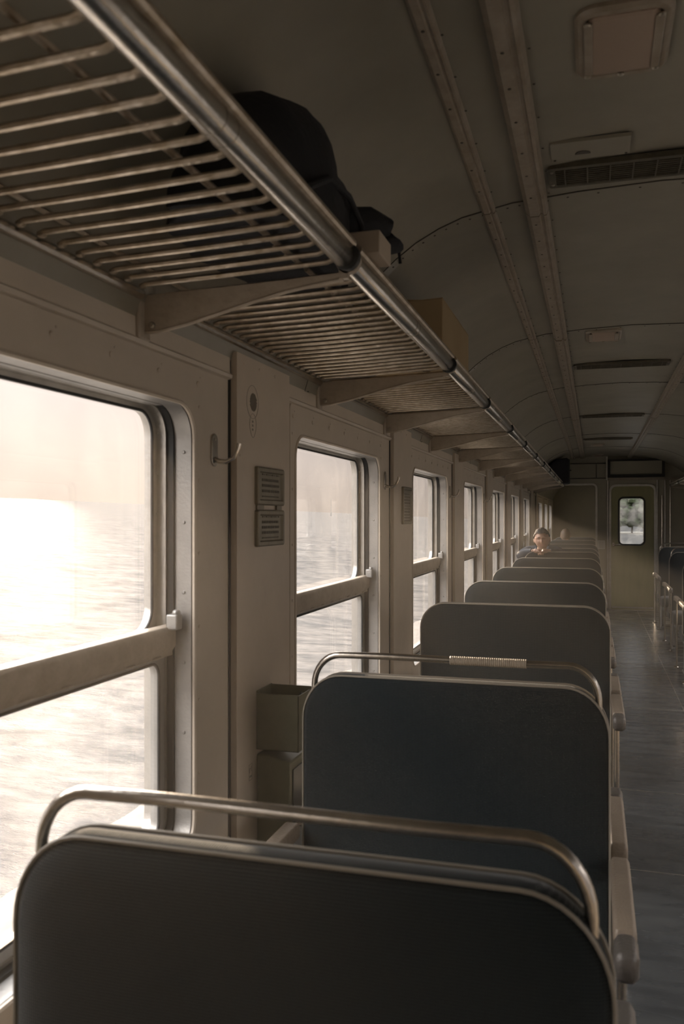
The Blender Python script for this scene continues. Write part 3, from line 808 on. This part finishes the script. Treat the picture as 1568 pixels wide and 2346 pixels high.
plaque(4.44, 4.66, z(-.035), z(.165), 'tall narrow metal plaque on the second pillar', ln+[(.004, .005)]*4)
# round stickers on the first pillar
mb = MB(); cy, cz = 2.375, z(.345)
mb.tube([(XL+.0225, cy+.045*math.cos(a), cz+.045*math.sin(a)*1.1) for a in [2*PI*k/28 for k in range(28)]], .0007, 4, closed=True)
mb.mi = 1
for k in range(9):
    o_ = -.024+.006*k; hl = math.sqrt(max(.0001, .027**2-o_**2))
    mb.tube([(XL+.0226, cy+.006+(o_-hl)*.707, cz+(o_+hl)*.707), (XL+.0226, cy+.006+(o_+hl)*.707, cz+(o_-hl)*.707)], .0013, 4)
tag(mb.build('wall_sticker', [M_stick, M_plaqd]), 'round faded sticker with hatched disc high on the nearest pillar', 'sticker')
mb = MB(); cz = z(.275)
mb.tube([(XL+.0225, cy+.003+.026*math.sin(a)*(1-.3*max(0, -math.cos(a))), cz+.036*math.cos(a)) for a in [2*PI*k/24 for k in range(24)]], .0007, 4, closed=True)
for q_ in (.012, 0, -.012): mb.box(XL+.0222, XL+.0232, cy-.003, cy+.006, cz+q_-.003, cz+q_+.003)
tag(mb.build('wall_sticker', M_stick), 'small shield shaped faded sticker just below the round hatched one', 'sticker')
mb = MB(); sy, sz = 2.36, z(-.755)
for (a, b_, c_, d_) in ((-.012, .012, -.024, -.023), (-.012, .012, .023, .024), (-.012, -.011, -.024, .024), (.011, .012, -.024, .024), (-.008, .004, .010, .012), (-.008, -.006, -.002, .012), (.003, .005, .002, .018), (-.007, -.001, -.016, -.010), (.002, .008, -.016, -.010)):
    mb.box(XL+.0222, XL+.0228, sy+a, sy+b_, sz+c_, sz+d_)
tag(mb.build('wall_label', M_stick, smooth=False), 'tiny outlined label low on the nearest pillar, left of the bin', 'sticker')

# litter bin / fold-down unit on the pillar
bx = XL+.022
root = empty('litter_bin', (bx, 2.46, 0), 0, 'olive metal litter bin fixed to the pillar below the plaques', 'bin')
def rl(mb): return locr(mb, root)
y0, y1, x1, zt, zb = 2.405, 2.53, bx+.135, z(-.53), z(-.70)
mb = MB(); th = .004
mb.box(bx, x1, y0, y0+th, zb, zt); mb.box(bx, x1, y1-th, y1, zb, zt+.006); mb.box(bx, bx+th, y0, y1, zb, zt+.008); mb.box(x1-th, x1, y0, y1, zb, zt-.002); mb.box(bx, x1, y0, y1, zb, zb+th)
rl(mb).build('tray', M_box, root, bevel=.0015)
mb = MB(); mb.prism([(bx, 0.05), (bx+.105, .05), (bx+.105, z(-.735)), (bx+.04, z(-.715)), (bx, z(-.715))], y0+.004, y1+.04, 'y'); rl(mb).build('body', M_box, root, bevel=.004)
mb = MB(); mb.box(bx+.1055, bx+.109, y0+.03, y1+.02, z(-1.02), z(-.76)); rl(mb).build('flap', M_base, root, bevel=.004)
mb = MB(); mb.prism([(x1-.03, zt-.01), (x1+.014, zt-.03), (x1+.010, zt-.075), (x1-.03, zt-.085)], y1-.03, y1-.012, 'y'); rl(mb).build('catch', M_base, root, bevel=.003)

# ------------------------------------------------------------------ seats
SW, STOP = .92, 1.17
def outline(w_, z0, z1, r, n=8):
    return rrect(-w_/2, w_/2, z0, z1, (r, r, .04, .04), n)
def make_seat(rail=False, wrap=False):
    root = empty('train_seat')
    # backrest: padded slab seen from both sides
    mb = MB(); o_ = outline(SW, .40, STOP, .125, 10)
    lay = [(-.040, .16), (-.041, .10), (-.038, .05), (-.032, .018), (-.022, .002), (0, -.001), (.022, .002), (.032, .018), (.038, .05), (.041, .10), (.040, .16)]
    mb.loops([[(p[0], y+.022*(p[1]-1.0)*0, p[1]) for p in shrink(o_, d)] for y, d in lay])
    mb.build('backrest', M_fab, root, angle=60)
    for s in (-1, 1):
        mb = MB(); oo = inset(o_, .006)
        k0 = [(p[0], s*.024, p[1]) for p in inset(o_, .0005)]
        mb.tube(k0, .0030, 6, closed=True); mb.build('piping', M_pipe, root)
    for s in (-1, 1):
        mb = MB(); lo = rrect(-SW/2+.01, SW/2-.01, s*.29-.225, s*.29+.225, .07, 6)
        mb.loops([[(p[0], p[1], q) for p in inset(lo, d)] for q, d in ((.33, .01), (.34, 0), (.43, 0), (.455, .02), (.465, .06))]); mb.build('cushion', M_fab, root, angle=60)
        for e_ in (-1, 1):
            arm = empty('armrest'); arm.parent = root
            x_ = e_*(SW/2+.026)
            mb = MB(); l0 = rrect(x_-.026, x_+.026, min(s*.04, s*.44), max(s*.04, s*.44), .012, 5)
            mb.loops([[(p[0], p[1], q) for p in inset(l0, d)] for q, d in ((.720, .008), (.727, 0), (.753, 0), (.763, .005), (.765, .010))]); mb.build('pad', M_pad, arm, angle=60)
            mb = MB(); l0 = rrect(x_-.0265, x_+.0265, min(s*.44, s*.54), max(s*.44, s*.54), .02, 5)
            mb.loops([[(p[0], p[1], q) for p in inset(l0, d)] for q, d in ((.705, .010), (.715, 0), (.750, 0), (.762, .008), (.764, .016))]); mb.build('end_cap', M_padcap, arm, angle=60)
            mb = MB(); mb.tube([(x_-e_*.008, s*.46, .725), (x_-e_*.008, s*.46, .30), (x_-e_*.008, s*.44, .02)], .011, 10); mb.disc((x_, s*.44, 0), (0, 0, 1), .03, .02, 12); mb.build('post', M_chrome, arm)
    mb = MB(); mb.box(-SW/2+.05, SW/2-.05, -.44, .44, .27, .33); mb.build('seat_frame', M_base, root, bevel=.008)
    for s in (-1, 1):
        mb = MB(); l0 = rrect(-.20, .20, .02, .34, (.10, .10, .04, .04), 6)
        xx = s*(SW/2-.05)
        mb.loops([[(x, p[0], p[1]) for p in inset(l0, d)] for x, d in ((xx-.02, .012), (xx-.012, 0), (xx+.012, 0), (xx+.02, .012))]); mb.build('side_panel', M_base, root)
        mb = MB(); mb.box(xx-.03, xx+.03, -.25, .25, 0, .022); mb.build('foot', M_base, root, bevel=.005)
    if rail:
        hw = SW/2; path = []
        zt = STOP+.052; r = .085
        path += [(-hw+.030, 0, STOP-.05), (-hw+.030, 0, zt-r)]
        path += [(-hw+.030+r-r*math.cos(a), 0, zt-r+r*math.sin(a)) for a in [PI/2*k/8 for k in range(1, 9)]]
        path += [(x, 0, zt-.002*math.sin(x*5)) for x in (-.2, 0, .2)]
        path += [(hw-.030-r+r*math.sin(a), 0, zt-r+r*math.cos(a)) for a in [PI/2*k/8 for k in range(0, 9)]]
        path += [(hw-.030, 0, STOP-.06)]
        rl_ = empty('grab_rail'); rl_.parent = root
        mb = MB(); mb.tube(path, .0095, 14); mb.build('rail', M_chrome, rl_)
        if wrap:
            mb = MB(); pts = []; rr = []
            k = 0; x = .0
            while x < .225:
                pts += [(x, 0, zt-.001), (x+.002, 0, zt-.001), (x+.004, 0, zt-.001)]; rr += [.0102, .0118, .0118]; x += .006
            mb.tube(pts, rr, 12); mb.build('grip_wrap', M_brk, rl_)
    return root
def group_labels(o, label, g='back to back seats left of the aisle'):
    tag(o, label, 'seat', g)
A = make_seat(rail=True); B = make_seat(rail=True, wrap=True); P = make_seat()
scan()
A.location = (-.372, 1.03, 0); A.scale = (.86, 1, 1)
group_labels(A, 'nearest dark seat back, with a bare metal grab rail, at the bottom of the view')
B.location = (-.366, 2.26, 0); B.scale = (.88, 1, 1)
group_labels(B, 'second seat from the camera, its grab rail wrapped with a ribbed grip')
LAB = ['third seat from the camera in the left row, without a rail', 'fourth seat from the camera in the left row', 'fifth seat from the camera in the left row',
       'sixth seat from the camera, just in front of the row the man leans on', 'seventh seat from the camera, the one the man in the navy jacket leans on', 'eighth seat from the camera, directly behind the man in the navy jacket',
       'ninth seat from the camera, last one before the end wall', 'first seat past the end wall, seen through the left opening', 'farthest seat past the end wall, behind the half hidden head']
for i, (y, lab) in enumerate(zip((4.30, 5.85, 7.52, 9.35, 11.1, 12.45, 14.4, 17.0, 19.4), LAB)):
    o = P if i == 0 else copy_tree(P)
    o.location = (-.383, y, 0); group_labels(o, lab)
for i, (y, x, lab) in enumerate(((9.3, .865, 'nearest seat right of the aisle, cut by the edge of the view'), (11.35, .90, 'middle of the three seats right of the aisle'), (13.4, .915, 'farthest seat right of the aisle, beside the end wall door'))):
    o = copy_tree(A); o.scale = (.86, 1, 1); o.location = (x+.86*(SW/2), y, 0); group_labels(o, lab, 'seats right of the aisle')

# ------------------------------------------------------------------ people
def tapered(mb, path, r, n=14): mb.tube(path, r, n)
def head_mesh(mb, c, s=1.0, tilt=0):
    """head facing -y, centre c, human size about .23 m tall at s=1"""
    t0 = MB(); t0.ball((0, 0, 0), 1, 48, 36)
    for v in t0.v:
        x, y, zz = v.x, v.y, v.z
        w_ = 1.0
        if zz < 0: w_ = 1-.30*(-zz)**1.5
        px, py, pz = x*.082*w_, y*.094*(1-.12*max(0, -zz)), zz*.118
        if y < -.2:                                       # face
            f = min(1, (-y-.2)/.6)
            py += f*.006*(1 if zz < .1 else 0)
            g = lambda cx, cz, sx, sz: math.exp(-((x-cx)/sx)**2-((zz-cz)/sz)**2)
            py -= f*.022*g(0, -.20, .13, .13); py -= f*.012*g(0, -.02, .09, .2)      # nose
            py += f*.010*(g(.38, .06, .22, .11)+g(-.38, .06, .22, .11))             # sockets
            py -= f*.005*(g(.40, .22, .3, .07)+g(-.40, .22, .3, .07))                # brow
            py -= f*.0035*(g(.38, .05, .14, .06)+g(-.38, .05, .14, .06))             # lids
            py -= f*.006*g(0, -.47, .24, .045); py += f*.004*g(0, -.52, .24, .02); py -= f*.006*g(0, -.58, .2, .05)  # lips
            py -= f*.008*g(0, -.82, .3, .14)                                         # chin
            py -= f*.005*(g(.5, -.25, .2, .2)+g(-.5, -.25, .2, .2))                  # cheeks
        v.x, v.y, v.z = px, py, pz
    M = Matrix.Translation(c) @ Matrix.Rotation(tilt, 4, 'Y') @ Matrix.Scale(s, 4)
    mb.add(t0.v, t0.f, M)
    for e_ in (-1, 1):
        mb.ball((e_*.085, .008, -.005), (.010, .020, .032), 12, 8, M)
    return M
def hair_mesh(M, low=.25):
    h = MB(); h.ball((0, 0, 0), 1, 40, 28); keep = []
    for v in h.v:
        fx_ = min(1, max(0, (-v.y-.05)/.5)); lim = -.08+fx_*(.55-.12*v.x) if v.y < .25 else -.55
        d = v.copy(); up = max(0, v.z)
        k = 1.06+.05*noise.noise(v*5)+.04*noise.noise(v*12)+.08*up
        cut = d.z < lim-.1*noise.noise(v*6)
        v.x, v.y, v.z = d.x*.086*k, d.y*.098*k+.004, d.z*.120*k
        keep.append(not cut)
    f2 = [f for f in h.f if all(keep[i] for i in f)]
    o = MB(); o.add(h.v, f2, M)
    return o
def hand(mb, w0, d, side, s=1.0):
    """palm from wrist w0 along d, fingers curled down"""
    w0 = Vector(w0); d = Vector(d).normalized(); dn = Vector((0, 0, -1)); sd = d.cross(dn).normalized()
    mb.tube([w0, w0+d*.03*s, w0+d*.075*s], [.024*s, .032*s, .030*s], 12)
    for k, ln_ in enumerate((.062, .072, .068, .052)):
        b0 = w0+d*.072*s+sd*(k-1.5)*.019*s
        mb.tube([b0-d*.02, b0, b0+d*ln_*.45*s+dn*.010, b0+d*ln_*.72*s+dn*.030, b0+d*ln_*.78*s+dn*.048], [.0095*s, .0095*s, .0088*s, .008*s, .007*s], 8)
    b0 = w0+d*.02*s-sd*.024*s*side
    mb.tube([b0, b0+d*.025-sd*.02*side, b0+d*.055-sd*.026*side+dn*.012], [.012*s, .011*s, .009*s], 8)
def person_man(cx):
    root_y = 11.95
    hc = Vector((cx, 11.33, 1.315)); s = 1.16
    body = MB(); M = head_mesh(body, hc, s, math.radians(-5))
    body.tube([hc+Vector((0, .03, -.09)), (cx-.01, 11.43, 1.15), (cx-.01, 11.54, 1.02)], [.058, .062, .09], 14)
    body.tube([(cx, 12.02, .58), (cx, 11.92, .70), (cx, 11.78, .86), (cx, 11.62, 1.0), (cx, 11.54, 1.05)], [.15, .145, .15, .16, .08], 18)
    for e_ in (-1, 1):
        body.tube([(cx+e_*.08, 12.02, .56), (cx+e_*.12, 11.85, .545), (cx+e_*.16, 11.70, .53), (cx+e_*.17, 11.68, .40), (cx+e_*.17, 11.72, .10)], [.085, .075, .058, .052, .038], 12)
        body.tube([(cx+e_*.17, 11.75, .045), (cx+e_*.17, 11.66, .04), (cx+e_*.17, 11.56, .03)], [.038, .038, .028], 10)
        sh = (cx+e_*.185, 11.50, 1.12); el = (cx+e_*.262, 11.27, 1.10); wr = (cx+e_*.09, 11.10, 1.175)
        body.tube([(cx, 11.56, 1.04), sh, ((sh[0]+el[0])/2, 11.40, 1.12), el], [.075, .066, .052, .046], 12)
        body.tube([el, (cx+e_*.18, 11.19, 1.155), wr], [.046, .040, .028], 12)
        hand(body, wr, (-e_*.75, -.25, 0), e_)
    o = body.build('person', [M_skin], angle=80)
    r = o.modifiers.new('remesh', 'REMESH'); r.mode = 'VOXEL'; r.voxel_size = .005; r.use_smooth_shade = True
    tag(o, 'man with short dark hair in a navy jacket leaning on a seat back, eyes closed', 'person', 'passengers')
    hair_mesh(M).build('hair', M_hair, o, angle=80)
    e_ = MB()
    for sx in (-1, 1):
        e_.tube([(sx*.016, -.0905, .012), (sx*.028, -.0905, .008), (sx*.040, -.085, .011)], .0016, 6, M=M)
        e_.tube([(sx*.014, -.094, .030), (sx*.028, -.0945, .034), (sx*.044, -.085, .029)], .0022, 6, M=M)
    e_.build('eyebrows_and_lashes', M_hair, o)
    e_ = MB(); e_.tube([(-.020, -.0955, -.060), (-.008, -.1005, -.0575), (0, -.101, -.059), (.008, -.1005, -.0575), (.020, -.0955, -.060)], .0022, 6, M=M); e_.build('lips', mat('lips', (.34, .15, .11), .5), o)
    j = MB()
    j.tube([(cx, 12.04, .56), (cx, 11.92, .72), (cx, 11.78, .88), (cx, 11.62, 1.05), (cx, 11.52, 1.13), (cx, 11.45, 1.165)], [.175, .172, .18, .185, .14, .07], 20)
    for e in (-1, 1):
        sh = (cx+e*.19, 11.50, 1.14); el = (cx+e*.27, 11.27, 1.105); wr = (cx+e*.105, 11.11, 1.173)
        j.tube([(cx, 11.57, 1.06), (cx+e*.12, 11.52, 1.15), sh, ((sh[0]+el[0])/2, 11.39, 1.135), el], [.09, .095, .085, .068, .060], 14)
        j.tube([el, (cx+e*.185, 11.19, 1.155), wr], [.060, .052, .036], 14)
    jo = j.build('jacket', M_jack, o, angle=80); r = jo.modifiers.new('remesh', 'REMESH'); r.mode = 'VOXEL'; r.voxel_size = .008; r.use_smooth_shade = True
    c = MB(); c.tube([(cx+.085*math.cos(a), 11.445+.06*math.sin(a), 1.185+.02*math.sin(a)) for a in [2*PI*k/18 for k in range(18)]], .022, 8, closed=True); c.build('collar', M_jack, o, angle=80)
    t_ = MB()
    for e in (-1, 1):
        t_.tube([(cx+e*.08, 12.03, .56), (cx+e*.12, 11.85, .547), (cx+e*.16, 11.69, .53), (cx+e*.17, 11.67, .40), (cx+e*.17, 11.72, .09)], [.10, .090, .072, .066, .052], 14)
        t_.ball((cx+e*.17, 11.64, .045), (.048, .12, .045), 14, 8)
    t_.build('trousers', M_trou, o, angle=80)
    return o
person_man(-.64)
def person_far(cx, cy):
    def mir(mb):
        for i, v in enumerate(mb.v): mb.v[i] = Vector((v.x, 2*cy-v.y, v.z))
        return mb
    body = MB(); hc = Vector((cx, cy, 1.245)); M = head_mesh(body, hc, 1.05, 0)
    body.tube([hc+Vector((0, .02, -.08)), (cx, cy+.03, 1.05)], [.055, .07], 12)
    body.tube([(cx, cy+.1, .50), (cx, cy+.09, .75), (cx, cy+.05, .98), (cx, cy+.04, 1.06)], [.16, .15, .17, .07], 16)
    for e in (-1, 1):
        body.tube([(cx, cy+.05, 1.0), (cx+e*.19, cy+.04, .98), (cx+e*.24, cy, .78), (cx+e*.18, cy-.16, .62)], [.07, .062, .05, .03], 12)
        hand(body, (cx+e*.18, cy-.16, .62), (-e*.1, -1, 0), e)
        body.tube([(cx+e*.09, cy+.08, .53), (cx+e*.12, cy-.3, .53), (cx+e*.12, cy-.34, .30), (cx+e*.12, cy-.32, .06)], [.085, .062, .05, .035], 12)
        body.tube([(cx+e*.12, cy-.29, .04), (cx+e*.12, cy-.45, .03)], [.036, .028], 8)
    o = mir(body).build('person', M_skin, angle=80); r = o.modifiers.new('remesh', 'REMESH'); r.mode = 'VOXEL'; r.voxel_size = .009; r.use_smooth_shade = True
    tag(o, 'half hidden passenger, only the brown haired head showing above the farthest seats', 'person', 'passengers')
    mir(hair_mesh(M)).build('hair', mat('brown_hair', (.10, .065, .04), .6), o, angle=80)
    j = MB(); j.tube([(cx, cy+.1, .48), (cx, cy+.09, .75), (cx, cy+.05, .98), (cx, cy+.04, 1.08)], [.18, .17, .19, .08], 16)
    for e in (-1, 1): j.tube([(cx, cy+.05, 1.0), (cx+e*.19, cy+.04, .98), (cx+e*.24, cy, .78), (cx+e*.18, cy-.16, .62)], [.09, .08, .065, .045], 12)
    mir(j).build('jacket', M_jack, o, angle=80)
person_far(-.53, 17.34)

# ------------------------------------------------------------------ far outside: beacon, shore trees
bxp, byp = -262, 850
root = empty('channel_marker', (bxp, byp, sea_z(bxp, byp)), 0, 'thin lone mast standing on the sea horizon in the second window', 'mast')
mb = MB(); mb.tube([(0, 0, -2), (0, 0, 18)], [.35, .2], 8); mb.build('mast', M_base, root)
mb = MB(); mb.box(-.6, .6, -.6, .6, -1, 3); mb.build('footing', M_base, root)
ax_, ay_ = 17, 420
mb = MB(); mb.ball((18, 450, sea_z(18, 450)), (90, 34, 1.3), 40, 10); tag(mb.build('shore', M_sand), kind='structure')
for i, (x, y, hh) in enumerate(((3, 428, 15), (11, 424, 18), (17.5, 430, 20), (24, 425, 17), (31, 431, 19), (38, 428, 16))):
    root = empty('tree', (x, y, sea_z(x, y)+.8), 0, ['tree left of the door window, hardly showing', 'leftmost tree seen through the door window', 'tree in the middle of the door window', 'rightmost tree seen through the door window', 'tree hidden right of the door window', 'tree farthest right on the distant shore'][i], 'tree', 'trees on the far shore')
    mb = MB(); mb.tube([(0, 0, -1), (.2, 0, hh*.3), (.1, 0, hh*.6)], [.5, .38, .2], 8)
    for a in (.6, 2.4, 4.4): mb.tube([(.1, 0, hh*.35), (math.cos(a)*2, math.sin(a)*2, hh*.62)], [.2, .08], 6)
    mb.build('trunk', M_trunk, root)
    mb = MB()
    for k in range(60):
        a = rnd.random()*2*PI; q = rnd.random()
        zz = hh*(.22+.78*q); rad = 6.2*math.sin(PI*min(.95, max(.12, q*.8+.15)))
        r_ = 1.1+1.1*rnd.random(); rr = rad*math.sqrt(rnd.random())
        mb.ball((rr*math.cos(a), rr*math.sin(a), zz), (r_, r_, r_*.8), 8, 6)
    for j, v in enumerate(mb.v): mb.v[j] = v+Vector((noise.noise(v*1.7), noise.noise(v*1.7+Vector((9, 0, 0))), noise.noise(v*1.7+Vector((0, 9, 0)))))*.7
    mb.build('crown', M_leaf, root)

# ------------------------------------------------------------------ haze volume added inside the carriage for veiling glare and window glow
M_haze = bpy.data.materials.new('glare_haze'); M_haze.use_nodes = True
t = M_haze.node_tree; t.nodes.clear(); o_ = t.nodes.new('ShaderNodeOutputMaterial'); v_ = t.nodes.new('ShaderNodeVolumeScatter')
v_.inputs['Color'].default_value = (1, .93, .84, 1); v_.inputs['Density'].default_value = .013; v_.inputs['Anisotropy'].default_value = .72
t.links.new(v_.outputs[0], o_.inputs['Volume'])
mb = MB(); mb.prism([(XL+.001, .002), (XR-.001, .002), (XR-.001, z(.43)), (1.5, z(.78)), (.60, z(1.05)), (-.18, z(1.05)), (-.43, z(1.01)), (-.66, z(.89)), (-.87, z(.67)), (XL+.001, z(.43))], Y0+.01, YP-.01, 'y')
tag(mb.build('haze', M_haze, smooth=False), 'thin sunlit haze added to the carriage air for veiling glare', 'haze', kind='stuff')
